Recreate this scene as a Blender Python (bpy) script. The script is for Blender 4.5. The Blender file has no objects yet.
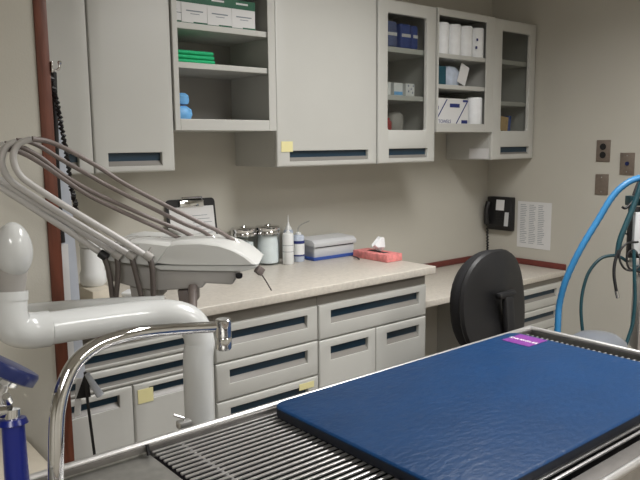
import bpy, bmesh, math, random
from mathutils import Vector, Matrix
random.seed(7)
C = bpy.context.scene.collection
SC = bpy.context.scene
PI = math.pi

# ------------------------------------------------------------------ camera
CAM = Vector((-1.73367, -2.73066, 1.46784))
CR = Vector((0.77244629, -0.63500721, -0.00962115))
CU = Vector((0.09480135, 0.10031364, 0.99042914))
CF = Vector((0.62796451, 0.76596541, -0.13768644))
FPX = 687.83
cd = bpy.data.cameras.new('camera'); cam = bpy.data.objects.new('camera', cd); C.objects.link(cam)
cd.sensor_width = 36; cd.lens = FPX*36/640; cd.clip_start = .05
M = Matrix((CR, CU, -CF)).transposed().to_4x4(); M.translation = CAM
cam.matrix_world = M
SC.camera = cam
def at(u, v, d):
    return CAM + (CF + CR*((u-320)/FPX) + CU*((240-v)/FPX))*d
def on(u, v, axis, val):
    r = CF + CR*((u-320)/FPX) + CU*((240-v)/FPX)
    return CAM + r*((val-CAM[axis])/r[axis])

# ------------------------------------------------------------------ materials
MAT = {}
def mat(name, col, rough=.5, metal=0, noise=0, nscale=20, bump=0, bscale=60, spec=.5, coat=0, aniso=None, detail=3):
    m = bpy.data.materials.new(name); m.use_nodes = True; nt = m.node_tree; N = nt.nodes; L = nt.links
    b = N['Principled BSDF']
    lin = [((c/255)/12.92 if c/255 <= .04045 else ((c/255+.055)/1.055)**2.4) for c in col]
    b.inputs['Roughness'].default_value = rough; b.inputs['Metallic'].default_value = metal
    b.inputs['Specular IOR Level'].default_value = spec; b.inputs['Coat Weight'].default_value = coat
    b.inputs['Base Color'].default_value = (*lin, 1)
    tc = N.new('ShaderNodeTexCoord'); src = tc.outputs['Object']
    if aniso:
        mp = N.new('ShaderNodeMapping'); mp.inputs['Scale'].default_value = aniso; L.new(src, mp.inputs[0]); src = mp.outputs[0]
    if noise:
        n = N.new('ShaderNodeTexNoise'); n.inputs['Scale'].default_value = nscale; n.inputs['Detail'].default_value = detail; L.new(src, n.inputs['Vector'])
        r = N.new('ShaderNodeValToRGB'); r.color_ramp.elements[0].position = .3; r.color_ramp.elements[1].position = .7
        r.color_ramp.elements[0].color = (*[c*(1-noise) for c in lin], 1); r.color_ramp.elements[1].color = (*[min(1, c*(1+noise)) for c in lin], 1)
        L.new(n.outputs['Fac'], r.inputs[0]); L.new(r.outputs[0], b.inputs['Base Color'])
    if bump:
        n2 = N.new('ShaderNodeTexNoise'); n2.inputs['Scale'].default_value = bscale; n2.inputs['Detail'].default_value = 2; L.new(src, n2.inputs['Vector'])
        bp = N.new('ShaderNodeBump'); bp.inputs['Strength'].default_value = bump; bp.inputs['Distance'].default_value = .006 if name == 'mat_blue' else .002
        L.new(n2.outputs['Fac'], bp.inputs['Height']); L.new(bp.outputs[0], b.inputs['Normal'])
    MAT[name] = m; return m
mat('wall_paint', (187, 184, 174), .75, noise=.02, nscale=3, bump=.15, bscale=250)
mat('ceiling_tile', (215, 212, 204), .9, noise=.05, nscale=60)
mat('floor_vinyl', (120, 110, 100), .4, noise=.12, nscale=18)
mat('cab', (188, 188, 183), .42, noise=.012, nscale=6)
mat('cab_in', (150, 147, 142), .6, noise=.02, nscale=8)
mat('band', (134, 130, 123), .6, noise=.04, nscale=10)
mat('pull_blue', (26, 52, 70), .35, noise=.08, nscale=10)
mat('pull_grey', (128, 125, 120), .4, noise=.03, nscale=10)
mat('laminate', (198, 192, 182), .38, noise=.09, nscale=70, detail=8)
mat('wood', (102, 56, 40), .45, noise=.28, nscale=14, aniso=(6, 6, .7), bump=.2, bscale=40)
mat('strip', (104, 48, 42), .5, noise=.15, nscale=30, aniso=(1, 1, 5))
mat('steel', (206, 205, 204), .34, .8, noise=.06, nscale=40, bump=.1, bscale=120)
mat('steel_brushed', (172, 171, 166), .42, .8, noise=.1, nscale=50, detail=6, bump=.08, bscale=200)
mat('steel_dull', (120, 117, 114), .4, .7, noise=.1, nscale=30)
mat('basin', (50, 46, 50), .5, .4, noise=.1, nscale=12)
mat('chrome', (215, 215, 215), .06, 1, noise=.01)
mat('plate', (138, 126, 116), .4, .6, noise=.08, nscale=60)
mat('white_enamel', (205, 207, 206), .22, noise=.01, nscale=5, coat=.3)
mat('unit_white', (204, 205, 202), .35, noise=.01, nscale=6)
mat('unit_grey', (164, 161, 157), .45, noise=.03, nscale=8)
mat('hose_white', (190, 188, 186), .4, noise=.03, nscale=20)
mat('hose_taupe', (122, 112, 108), .45, noise=.06, nscale=20)
mat('hose_dark', (84, 76, 72), .5, noise=.05, nscale=20)
mat('black', (20, 20, 22), .5, noise=.1, nscale=30)
mat('black_fabric', (20, 20, 23), .85, noise=.2, nscale=120, bump=.3, bscale=300)
mat('black_soft', (20, 20, 22), .5, noise=.08, nscale=30)
mat('teal_hose', (18, 58, 66), .4, noise=.08, nscale=30)
mat('blue_hose', (44, 112, 160), .4, noise=.04, nscale=30)
mat('blue_grip', (12, 28, 112), .3, noise=.05, nscale=20)
mat('blue_navy', (18, 32, 84), .35, noise=.05, nscale=20)
mat('paper', (214, 214, 214), .8, noise=.015, nscale=10)
mat('yellow_note', (222, 214, 160), .8, noise=.03, nscale=20)
mat('cotton', (232, 234, 236), .95, noise=.04, nscale=25, bump=.6, bscale=40)
mat('white_plastic', (224, 226, 226), .35, noise=.01)
mat('grey_plastic', (196, 198, 200), .4, noise=.015, nscale=8)
mat('blue_tray', (52, 82, 156), .4, noise=.06, nscale=30)
mat('pink', (222, 136, 134), .6, noise=.22, nscale=45)
mat('green_dark', (10, 84, 58), .55, noise=.05)
mat('green', (26, 178, 118), .75, noise=.1, nscale=50, bump=.3, bscale=120)
mat('sky_blue', (110, 172, 224), .5, noise=.1, nscale=40, bump=.4, bscale=40)
mat('wrap_blue', (92, 102, 142), .7, noise=.15, nscale=50, bump=.4, bscale=60)
mat('wrap_royal', (58, 78, 146), .7, noise=.12, nscale=50, bump=.4, bscale=60)
mat('text_blue', (36, 48, 112), .6, noise=.02)
mat('text_grey', (120, 130, 138), .7, noise=.02)
mat('tan', (206, 172, 118), .7, noise=.08, nscale=30)
mat('red', (150, 40, 40), .5, noise=.05)
mat('teal_box', (22, 70, 84), .6, noise=.08)
mat('cream', (208, 200, 184), .5, noise=.03)
mat('film', (186, 196, 212), .2, noise=.15, nscale=20, bump=.8, bscale=25)
mat('pale_strap', (188, 194, 204), .5, noise=.05, nscale=20)
mat('magenta', (112, 50, 128), .4, noise=.05)
mat('stool_grey', (100, 104, 110), .3, noise=.06, nscale=10, coat=.3)
mat('mat_blue', (9, 50, 90), .4, noise=.08, nscale=6, bump=.32, bscale=42, spec=.3, aniso=(1, 1.7, 1))
mat('mat_side', (10, 18, 32), .5, noise=.2, nscale=80)
m = mat('glass', (240, 245, 245), .02)
nt = m.node_tree; nt.nodes.remove(nt.nodes['Principled BSDF'])
def glassify(m, tint, fac):
    nt = m.node_tree
    for n in list(nt.nodes):
        if n.type != 'OUTPUT_MATERIAL': nt.nodes.remove(n)
    out = [n for n in nt.nodes if n.type == 'OUTPUT_MATERIAL'][0]
    tr = nt.nodes.new('ShaderNodeBsdfTransparent'); tr.inputs[0].default_value = (*tint, 1)
    gl = nt.nodes.new('ShaderNodeBsdfGlossy'); gl.inputs['Roughness'].default_value = .03
    lw = nt.nodes.new('ShaderNodeLayerWeight'); lw.inputs['Blend'].default_value = .5
    pw = nt.nodes.new('ShaderNodeMath'); pw.operation = 'POWER'; pw.inputs[1].default_value = 4.5; nt.links.new(lw.outputs['Facing'], pw.inputs[0])
    fr = nt.nodes.new('ShaderNodeMath'); fr.operation = 'MULTIPLY_ADD'; fr.inputs[1].default_value = .9; fr.inputs[2].default_value = fac; nt.links.new(pw.outputs[0], fr.inputs[0])
    mx = nt.nodes.new('ShaderNodeMixShader')
    nt.links.new(fr.outputs[0], mx.inputs[0]); nt.links.new(tr.outputs[0], mx.inputs[1]); nt.links.new(gl.outputs[0], mx.inputs[2]); nt.links.new(mx.outputs[0], out.inputs[0])
glassify(m, (.86, .87, .86), .04)
m = mat('jar_glass', (240, 245, 245), .02); glassify(m, (.96, .98, .98), .04)
m = mat('clear_plastic', (240, 245, 245), .02); glassify(m, (.86, .88, .9), .06)
m = mat('lamp', (255, 250, 238), .5)
m.node_tree.nodes['Principled BSDF'].inputs['Emission Color'].default_value = (1, .97, .9, 1)
m.node_tree.nodes['Principled BSDF'].inputs['Emission Strength'].default_value = 3.0

# ------------------------------------------------------------------ mesh helpers
class MB:
    def __init__(s): s.bm = bmesh.new()
    def box(s, x0, x1, y0, y1, z0, z1, bev=0, seg=2, rot=None):
        t = bmesh.new(); bmesh.ops.create_cube(t, size=1)
        for v in t.verts:
            v.co = Vector(((x0+x1)/2+v.co.x*(x1-x0), (y0+y1)/2+v.co.y*(y1-y0), (z0+z1)/2+v.co.z*(z1-z0)))
        if bev: bmesh.ops.bevel(t, geom=t.edges[:], offset=bev, segments=seg, profile=.5, affect='EDGES')
        if rot is not None: bmesh.ops.transform(t, matrix=rot, verts=t.verts[:])
        return s.add(t)
    def add(s, t):
        me = bpy.data.meshes.new('tmp'); t.to_mesh(me); t.free(); s.bm.from_mesh(me); bpy.data.meshes.remove(me); return s
    def prism(s, pts, f0, f1, bev=0, seg=2):
        # pts: 2D list; f0/f1 map (a,b)->Vector
        t = bmesh.new(); A = [t.verts.new(f0(*q)) for q in pts]; B = [t.verts.new(f1(*q)) for q in pts]
        n = len(pts); t.faces.new(A); t.faces.new(B[::-1])
        for i in range(n): t.faces.new((A[i], B[i], B[(i+1) % n], A[(i+1) % n]))
        bmesh.ops.recalc_face_normals(t, faces=t.faces[:])
        if bev: bmesh.ops.bevel(t, geom=t.edges[:], offset=bev, segments=seg, profile=.5, affect='EDGES')
        return s.add(t)
    def lathe(s, prof, loc=(0, 0, 0), seg=24, rot=None, sx=1, sy=1):
        t = bmesh.new(); rings = []
        for r, z in prof:
            if r < 1e-6: rings.append([t.verts.new((0, 0, z))])
            else: rings.append([t.verts.new((r*sx*math.cos(2*PI*i/seg), r*sy*math.sin(2*PI*i/seg), z)) for i in range(seg)])
        for a, b in zip(rings, rings[1:]):
            for i in range(seg):
                j = (i+1) % seg
                if len(a) == 1 and len(b) == 1: continue
                if len(a) == 1: t.faces.new((a[0], b[i], b[j]))
                elif len(b) == 1: t.faces.new((a[i], a[j], b[0]))
                else: t.faces.new((a[i], a[j], b[j], b[i]))
        bmesh.ops.recalc_face_normals(t, faces=t.faces[:])
        mt = Matrix.Translation(loc)
        if rot is not None: mt = mt @ rot
        bmesh.ops.transform(t, matrix=mt, verts=t.verts[:])
        return s.add(t)
    def tube(s, pts, r, seg=12, smooth=True, rings=False):
        pts = [Vector(q) for q in pts]
        if smooth and len(pts) > 2: pts, rr = catmull(pts, r)
        else: rr = r if isinstance(r, (list, tuple)) else [r]*len(pts)
        t = bmesh.new(); R = []; up = None
        for i, q in enumerate(pts):
            d = (pts[min(i+1, len(pts)-1)]-pts[max(i-1, 0)]).normalized()
            if up is None: up = d.orthogonal().normalized()
            up = (up-d*up.dot(d)).normalized(); sd = d.cross(up)
            k = rr[i]*(1.08 if rings and i % 2 else 1)
            R.append([t.verts.new(q+(up*math.cos(2*PI*j/seg)+sd*math.sin(2*PI*j/seg))*k) for j in range(seg)])
        for a, b in zip(R, R[1:]):
            for j in range(seg): t.faces.new((a[j], a[(j+1) % seg], b[(j+1) % seg], b[j]))
        t.faces.new(R[0][::-1]); t.faces.new(R[-1])
        bmesh.ops.recalc_face_normals(t, faces=t.faces[:])
        return s.add(t)
    def build(s, name, m, parent=None, smooth=True, angle=40):
        me = bpy.data.meshes.new(name)
        off = Vector((0, 0, 0)); q = parent
        while q is not None: off += q.location; q = q.parent
        if parent is None:
            vs = [v.co for v in s.bm.verts]
            lo = Vector([min(v[i] for v in vs) for i in range(3)]); hi = Vector([max(v[i] for v in vs) for i in range(3)])
            o_loc = Vector(((lo.x+hi.x)/2, (lo.y+hi.y)/2, lo.z))
        else: o_loc = Vector((0, 0, 0))
        bmesh.ops.translate(s.bm, vec=-(off+o_loc), verts=s.bm.verts[:])
        s.bm.to_mesh(me); s.bm.free()
        me.materials.append(MAT[m])
        if smooth:
            me.shade_smooth(); me.set_sharp_from_angle(angle=math.radians(angle))
        o = bpy.data.objects.new(name, me); C.objects.link(o); o.location = o_loc
        if parent is not None: o.parent = parent
        return o
def catmull(P, r, n=8):
    rr = r if isinstance(r, (list, tuple)) else [r]*len(P)
    out = []; ro = []
    for i in range(len(P)-1):
        a = P[i-1] if i else P[0]*2-P[1]; b = P[i]; c = P[i+1]; d = P[i+2] if i+2 < len(P) else P[-1]*2-P[-2]
        for k in range(n):
            t = k/n
            out.append(.5*((2*b)+(c-a)*t+(2*a-5*b+4*c-d)*t*t+(3*b-a-3*c+d)*t**3)); ro.append(rr[i]*(1-t)+rr[i+1]*t)
    out.append(P[-1]); ro.append(rr[-1]); return out, ro
def tag(o, label=None, cat=None, group=None, kind=None):
    if label: o['label'] = label
    if cat: o['category'] = cat
    if group: o['group'] = group
    if kind: o['kind'] = kind
    return o
def thing(name, loc, label, cat, group=None):
    o = bpy.data.objects.new(name, None); C.objects.link(o); o.location = loc; o.empty_display_size = .05
    return tag(o, label, cat, group)
def box(name, m, parent, x0, x1, y0, y1, z0, z1, bev=0, **k):
    return MB().box(x0, x1, y0, y1, z0, z1, bev).build(name, m, parent, **k)
def copy_tree(o, parent=None):
    c = o.copy(); C.objects.link(c); c.parent = parent
    for ch in list(o.children): copy_tree(ch, c)
    return c
def text(name, body, size, m, parent, M4, extr=.0003, label=None):
    cu = bpy.data.curves.new('txt', 'FONT'); cu.body = body; cu.size = size; cu.extrude = extr; cu.align_x = 'CENTER'; cu.align_y = 'CENTER'
    t = bpy.data.objects.new('txt', cu); C.objects.link(t)
    dg = bpy.context.evaluated_depsgraph_get(); me = bpy.data.meshes.new_from_object(t.evaluated_get(dg)); bpy.data.objects.remove(t)
    off = Vector((0, 0, 0)); q = parent
    while q is not None: off += q.location; q = q.parent
    me.transform(M4); me.transform(Matrix.Translation(-off)); me.materials.clear(); me.materials.append(MAT[m])
    o = bpy.data.objects.new(name, me); C.objects.link(o); o.parent = parent
    if label: o['label'] = label
    return o
def frame4(o, x, y):       # matrix from origin and axes
    x = Vector(x).normalized(); y = Vector(y).normalized(); z = x.cross(y)
    m4 = Matrix((x, y, z)).transposed().to_4x4(); m4.translation = Vector(o); return m4

# ------------------------------------------------------------------ the room
XR = 1.898
def struct(name, m, x0, x1, y0, y1, z0, z1):
    return tag(MB().box(x0, x1, y0, y1, z0, z1).build(name, m, smooth=False), kind='structure')
CEIL = 2.62
struct('floor', 'floor_vinyl', -4.2, 2.0, -5.1, .1, -.1, 0)
struct('wall_back', 'wall_paint', -1.3, XR, 0, .1, 0, CEIL)
struct('wall_right', 'wall_paint', XR, XR+.1, -5.0, .1, 0, CEIL)
struct('wall_left', 'wall_paint', -4.1, -1.122, -.80, -.70, 0, CEIL)
struct('wall_alcove', 'wall_paint', -1.3, -1.2, -.70, 0, 0, CEIL)
struct('wall_far_left', 'wall_paint', -4.2, -4.1, -5.0, -.70, 0, CEIL)
struct('wall_near', 'wall_paint', -4.1, XR, -5.1, -5.0, 0, CEIL)
tag(MB().box(-1.1218, -1.087, -.805, -.690, 0, CEIL, .003).build('trim_1', 'wood'), kind='structure')
# ceiling with two lay-in light fittings
struct('ceiling', 'ceiling_tile', -4.2, 2.0, -5.1, .1, CEIL+.001, CEIL+.1)
def ceiling_light(x, y, w, l, label, power, spread=150):
    r = thing('ceiling_light', (x, y, CEIL-.03), label, 'ceiling light', 'recessed ceiling light panels')
    f = MB()
    f.box(x-w/2, x+w/2, y-l/2, y-l/2+.03, CEIL-.03, CEIL); f.box(x-w/2, x+w/2, y+l/2-.03, y+l/2, CEIL-.03, CEIL)
    f.box(x-w/2, x-w/2+.03, y-l/2+.03, y+l/2-.03, CEIL-.03, CEIL); f.box(x+w/2-.03, x+w/2, y-l/2+.03, y+l/2-.03, CEIL-.03, CEIL)
    f.build('frame', 'white_plastic', r)
    box('diffuser', 'lamp', r, x-w/2+.03, x+w/2-.03, y-l/2+.03, y+l/2-.03, CEIL-.01, CEIL-.002)
    ld = bpy.data.lights.new('lamp_light', 'AREA'); ld.shape = 'RECTANGLE'; ld.size = w-.06; ld.size_y = l-.06; ld.energy = power; ld.color = (1, .985, .975); ld.spread = math.radians(spread)
    lo = bpy.data.objects.new('lamp_light', ld); C.objects.link(lo); lo.location = (0, 0, .012); lo.parent = r
ceiling_light(.25, -1.75, .6, 1.2, 'rectangular ceiling light panel between the table and the back wall', 34)
ceiling_light(-2.7, -3.6, .6, 1.2, 'rectangular ceiling light panel behind the camera at left', 44)
ceiling_light(.4, -3.9, .6, 1.2, 'rectangular ceiling light panel behind the camera at right', 36)
w = bpy.data.worlds.new('world'); SC.world = w; w.use_nodes = True
w.node_tree.nodes['Background'].inputs[0].default_value = (1, .98, .95, 1); w.node_tree.nodes['Background'].inputs[1].default_value = .1

# ------------------------------------------------------------------ cabinet fronts
def front(parent, name, x0, x1, z0, z1, y, rec, th=.02, blue=.72, dmat='cab', window=None, rb=.008):
    """panel whose face is at y (facing -y) with a recessed pull rec=(x0,x1,z0,z1) and optional window"""
    holes = [rec]+([window] if window else [])
    xs = sorted({x0, x1, *[h[0] for h in holes], *[h[1] for h in holes]}); zs = sorted({z0, z1, *[h[2] for h in holes], *[h[3] for h in holes]})
    t = bmesh.new()
    def inside(cx, cz): return any(h[0] < cx < h[1] and h[2] < cz < h[3] for h in holes)
    V = {}
    def v(i, j, k):
        if (i, j, k) not in V: V[i, j, k] = t.verts.new((xs[i], y+(th if k else 0), zs[j]))
        return V[i, j, k]
    nx, nz = len(xs)-1, len(zs)-1
    solid = [[not inside((xs[i]+xs[i+1])/2, (zs[j]+zs[j+1])/2) for j in range(nz)] for i in range(nx)]
    for i in range(nx):
        for j in range(nz):
            if not solid[i][j]: continue
            t.faces.new((v(i, j, 0), v(i+1, j, 0), v(i+1, j+1, 0), v(i, j+1, 0)))
            t.faces.new((v(i, j, 1), v(i, j+1, 1), v(i+1, j+1, 1), v(i+1, j, 1)))
            for (di, dj, a, b) in ((-1, 0, (i, j), (i, j+1)), (1, 0, (i+1, j), (i+1, j+1)), (0, -1, (i, j), (i+1, j)), (0, 1, (i, j+1), (i+1, j+1))):
                ii, jj = i+di, j+dj
                if not (0 <= ii < nx and 0 <= jj < nz) or not solid[ii][jj]:
                    t.faces.new((v(*a, 0), v(*b, 0), v(*b, 1), v(*a, 1)))
    bmesh.ops.recalc_face_normals(t, faces=t.faces[:])
    if window:   # rounded window corners
        ce = [e for e in t.edges if abs(e.verts[0].co.x-e.verts[1].co.x) < 1e-6 and abs(e.verts[0].co.z-e.verts[1].co.z) < 1e-6
              and min(abs(e.verts[0].co.x-window[0]), abs(e.verts[0].co.x-window[1])) < 1e-5 and min(abs(e.verts[0].co.z-window[2]), abs(e.verts[0].co.z-window[3])) < 1e-5]
        bmesh.ops.bevel(t, geom=ce, offset=.014, segments=4, profile=.5, affect='EDGES')
    fe = [e for e in t.edges if all(abs(q.co.y-y) < 1e-5 for q in e.verts) and len(e.link_faces) == 2 and e.calc_face_angle(0) > .5]
    top = [e for e in fe if all(abs(q.co.z-z1) < 1e-5 or abs(q.co.z-z0) < 1e-5 or abs(q.co.x-x0) < 1e-5 or abs(q.co.x-x1) < 1e-5 for q in e.verts)]
    inner = [e for e in fe if e not in top]
    bmesh.ops.bevel(t, geom=top, offset=rb, segments=3, profile=.5, affect='EDGES')
    inner = [e for e in t.edges if e.is_valid and all(abs(q.co.y-y) < 1e-5 for q in e.verts) and len(e.link_faces) == 2 and e.calc_face_angle(0) > .5 and all(x0+.015 < q.co.x < x1-.015 for q in e.verts)]
    bmesh.ops.bevel(t, geom=inner, offset=.003, segments=2, profile=.5, affect='EDGES')
    o = MB().add(t).build(name, dmat, parent, angle=50)
    a, b, c, d = rec; e = .0005
    zm = c+(d-c)*(1-blue)
    p = bpy.data.objects.new('recessed_pull', None)
    # scoop: dark blue upper back plate, grey sloped lower lip
    s = MB(); s.prism([(y+th-.003, c), (y+th-.001, zm), (y+.004, c)], lambda q, z: Vector((a+e, q, z+e)), lambda q, z: Vector((b-e, q, z+e)))
    g = s.build('pull_lip', 'pull_grey', o); g['label'] = 'pale grey sloped lower lip of the recessed pull'
    g = MB().box(a+e, b-e, y+th-.002, y+th+.0, zm, d-e).build('recessed_pull', 'pull_blue', o, smooth=False); g['label'] = 'dark blue recessed pull'
    if window:
        a, b, c, d = window
        MB().box(a-.006, b+.006, y+th+.0005, y+th+.0045, c-.006, d+.006).build('glass_pane', 'glass', o, smooth=False)
    return o

# ------------------------------------------------------------------ wall cabinets
YU = -.33; ZB = 1.372; ZO = 1.526; ZT = 2.147
def carcass(r, x0, x1, z0, z1, shelves, openf=False, name='body'):
    yf = YU+.0215 if not openf else YU
    t = .018
    s = MB(); e = .0015
    s.box(x0+e, x0+t, yf, -.002, z0, z1); s.box(x1-t, x1-e, yf, -.002, z0, z1)
    s.box(x0+t, x1-t, yf, -.002, z0, z0+t); s.box(x0+t, x1-t, yf, -.002, z1-t, z1)
    s.build(name, 'cab', r, smooth=False)
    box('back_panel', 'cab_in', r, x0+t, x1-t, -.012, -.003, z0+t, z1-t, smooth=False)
    for (sz0, sz1, yy) in shelves:
        MB().box(x0+t+.0005, x1-t-.0005, yy, -.0125, sz0, sz1, .002).build('shelf', 'cab', r, smooth=False)
# two-door unit at the left
r = thing('wall_cabinet', (-.8, -.15, ZB), 'grey two-door wall cabinet at the left end, behind the wooden corner post', 'cabinet', 'wall cabinets along the back wall')
carcass(r, -1.125, -.478, ZB, ZT, [])
front(r, 'door', -1.123, -.7965, ZB, ZT, YU, (-1.03, -.848, 1.395, 1.444), blue=.62)
front(r, 'door', -.7935, -.4785, ZB, ZT, YU, (-.742, -.532, 1.395, 1.444), blue=.62)
# open shelf unit with glove boxes
r = thing('open_wall_cabinet', (-.24, -.15, ZO), 'open grey wall cabinet holding green and white glove boxes', 'cabinet', 'open shelf cabinets with no doors')
def open_unit(r, x0, x1, xi0, xi1, shelves):
    carcass(r, x0, x1, ZO, ZT, shelves, True)
    s = MB(); e = .0015
    s.box(x0+e, xi0, YU-.006, YU-.0005, ZO, ZT, .002); s.box(xi1, x1-e, YU-.006, YU-.0005, ZO, ZT, .002)
    s.box(xi0, xi1, YU-.006, YU-.0005, ZO, 1.570, .002); s.box(xi0, xi1, YU-.006, YU-.0005, ZT-.036, ZT, .002)
    s.build('face_frame', 'cab', r, smooth=False)
    box('floor_panel', 'cab', r, x0+.0185, x1-.0185, YU+.001, -.0125, 1.5445, 1.568, smooth=False)
open_unit(r, -.476, 0, -.452, -.038, [(1.908, 1.931, YU+.004), (1.762, 1.784, YU+.004)])
# wide single door
r = thing('wall_cabinet', (.3, -.15, ZB), 'wide single-door grey wall cabinet with a yellow note by its pull', 'cabinet', 'wall cabinets along the back wall')
carcass(r, .001, .594, ZB, ZT, [])
front(r, 'door', .004, .5925, ZB, ZT, YU, (.071, .537, 1.395, 1.441), blue=.62)
# glass door cabinet
r = thing('glass_door_cabinet', (.8, -.15, ZB), 'narrow glass-door wall cabinet holding blue wrapped packs and small white boxes', 'cabinet', 'glass door wall cabinets')
carcass(r, .600, 1.013, ZB, ZT, [(1.909, 1.935, YU+.03), (1.680, 1.704, YU+.03)])
front(r, 'door', .602, 1.0105, ZB, ZT, YU, (.676, .955, 1.397, 1.443), blue=.68, window=(.666, .944, 1.534, 2.086))
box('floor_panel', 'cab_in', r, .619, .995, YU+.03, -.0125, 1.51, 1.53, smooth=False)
r = thing('open_wall_cabinet', (1.25, -.15, ZO), 'open grey wall cabinet holding white paper rolls', 'cabinet', 'open shelf cabinets with no doors')
open_unit(r, 1.014, 1.486, 1.026, 1.412, [(1.904, 1.926, YU+.004), (1.748, 1.770, YU+.004)])
r = thing('glass_door_cabinet', (1.69, -.15, ZB), 'narrow glass-door wall cabinet next to the right wall, nearly empty', 'cabinet', 'glass door wall cabinets')
carcass(r, 1.487, 1.893, ZB, ZT, [(1.909, 1.935, YU+.03), (1.678, 1.702, YU+.03)])
front(r, 'door', 1.490, 1.889, ZB, ZT, YU, (1.572, 1.85, 1.402, 1.443), blue=.75, window=(1.566, 1.832, 1.534, 2.086))
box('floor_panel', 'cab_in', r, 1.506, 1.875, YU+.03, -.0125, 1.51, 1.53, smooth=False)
o = box('paper_label', 'paper', None, 1.4848, 1.4868+.0008, -.312, -.175, 1.378, 1.436, smooth=False)
o.data.transform(Matrix.Translation((-.0005, 0, 0)))
tag(o, 'small white paper label on the side of the cabinet by the right wall', 'label')
# sticky notes
o = MB().box(.024, .086, YU-.0022, YU-.0004, 1.437, 1.482).build('sticky_note', 'yellow_note', smooth=False); tag(o, 'yellow sticky note on the wide wall cabinet door', 'note')

# ------------------------------------------------------------------ base cabinets and worktops
YB = -.64
def base_body(r, x0, x1, top=.874):
    box('body', 'cab', r, x0+.001, x1-.001, YB+.0215, -.003, .10, .826, smooth=False)
    g = box('top_rail', 'band', r, x0+.001, x1-.001, YB+.012, -.003, .8265, top, smooth=False); g['label'] = 'taupe recessed rail under the worktop'
    box('toe_kick', 'black', r, x0+.001, x1-.001, YB+.08, -.01, .0, .099, smooth=False)
g_ = .002
r = thing('base_cabinet', (-.85, -.3, 0), 'left base cabinet with two slim full-width drawers over two doors', 'cabinet', 'base cabinets under the long worktop')
base_body(r, -1.16, -.513)
front(r, 'drawer', -1.155, -.516, .7575, .826, YB, (-1.07, -.56, .772, .808), blue=.75)
front(r, 'drawer', -1.155, -.516, .685, .7555, YB, (-1.07, -.56, .697, .732), blue=.75)
front(r, 'door', -1.155, -.8285, .11, .683, YB, (-1.07, -.875, .618, .66), blue=.62)
front(r, 'door', -.8255, -.516, .11, .683, YB, (-.77, -.58, .622, .664), blue=.62)
r = thing('base_cabinet', (-.27, -.3, 0), 'middle base cabinet of stacked equal drawers', 'cabinet', 'base cabinets under the long worktop')
base_body(r, -.513, -.031)
for z0, z1 in ((.6855, .826), (.540, .6825), (.394, .537), (.11, .391)):
    front(r, 'drawer', -.510, -.0335, z0, z1, YB, (-.452, -.088, z1-.082, z1-.030), blue=.62)
r = thing('base_cabinet', (.3, -.3, 0), 'right base cabinet with one wide drawer over two doors', 'cabinet', 'base cabinets under the long worktop')
base_body(r, -.031, .614)
front(r, 'drawer', -.028, .6115, .6815, .826, YB, (.035, .562, .742, .797), blue=.62)
front(r, 'door', -.028, .2895, .11, .6785, YB, (.033, .244, .588, .645), blue=.62)
front(r, 'door', .2925, .6115, .11, .6785, YB, (.357, .564, .588, .643), blue=.62)
o = MB().box(-1.195, .648, -.665, -.002, .875, .910, .004, 3).build('worktop', 'laminate'); tag(o, 'long beige speckled laminate worktop over the base cabinets', 'worktop')
o = MB().box(-.812, -.757, YB-.0022, YB-.0004, .614, .662).build('sticky_note', 'yellow_note', smooth=False); tag(o, 'yellow sticky note on the base cabinet door at the left', 'note')
tag(MB().box(-.135, -.06, YB-.0022, YB-.0004, .497, .522).build('masking_tape', 'yellow_note', smooth=False), 'pale yellow tape strip on the third drawer down', 'tape')
# desk
o = MB().box(.616, XR-.003, -.575, -.003, .690, .723, .004, 3).build('desk_worktop', 'laminate'); tag(o, 'lower beige laminate desk surface in the right corner', 'desk')
r = thing('desk_cabinet', (1.65, -.3, 0), 'small drawer cabinet under the desk beside the right wall', 'cabinet')
yd = -.562
box('body', 'cab', r, 1.43, XR-.004, yd+.022, -.003, .10, .655, smooth=False)
g = box('top_rail', 'band', r, 1.43, XR-.004, yd+.012, -.003, .6555, .689, smooth=False)
box('toe_kick', 'black', r, 1.43, XR-.004, yd+.08, -.01, 0, .099, smooth=False)
for z0, z1 in ((.528, .655), (.396, .525), (.264, .393), (.11, .261)):
    front(r, 'drawer', 1.432, XR-.006, z0, z1, yd, (1.50, 1.83, z1-.078, z1-.032), blue=.62)
tag(MB().box(.650, XR-.002, -.016, -.001, .724, .758, .002).build('trim_2', 'strip'), kind='structure')
tag(MB().box(XR-.016, XR-.001, -.576, -.017, .724, .758, .002).build('trim_3', 'strip'), kind='structure')

# ------------------------------------------------------------------ contents of the wall cabinets
ZS1 = 1.9315; yb = -.30
def glove_box(x, w, label):
    r = thing('glove_box', (x+w/2, yb+.05, ZS1), label, 'box', 'glove boxes on the upper shelf')
    h = .114
    MB().box(x, x+w, yb, yb+.11, ZS1, ZS1+h, .001).build('carton', 'paper', r, smooth=False)
    MB().box(x-.0006, x+w+.0006, yb-.0008, yb+.1106, ZS1+h-.034, ZS1+h+.0006).build('lid_band', 'green_dark', r, smooth=False)
    s = MB(); s.box(x, x+w*.5, yb-.0008, yb-.0001, ZS1+.001, ZS1+.006); s.box(x+w*.45, x+w, yb-.0008, yb-.0001, ZS1+.001, ZS1+.010)
    s.build('base_stripe', 'green_dark', r, smooth=False)
    s = MB()
    s.box(x+.02, x+w-.018, yb-.0006, yb-.0001, ZS1+.048, ZS1+.0525); s.box(x+.038, x+w-.034, yb-.0006, yb-.0001, ZS1+.038, ZS1+.0405)
    s.build('print_line', 'text_grey', r, smooth=False)
    s = MB(); s.box(x+.02, x+w-.035, yb-.0014, yb-.0009, ZS1+h-.017, ZS1+h-.010); s.build('brand_mark', 'paper', r, smooth=False)
xs = [-.5338+.0985*i for i in range(4)]
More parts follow.
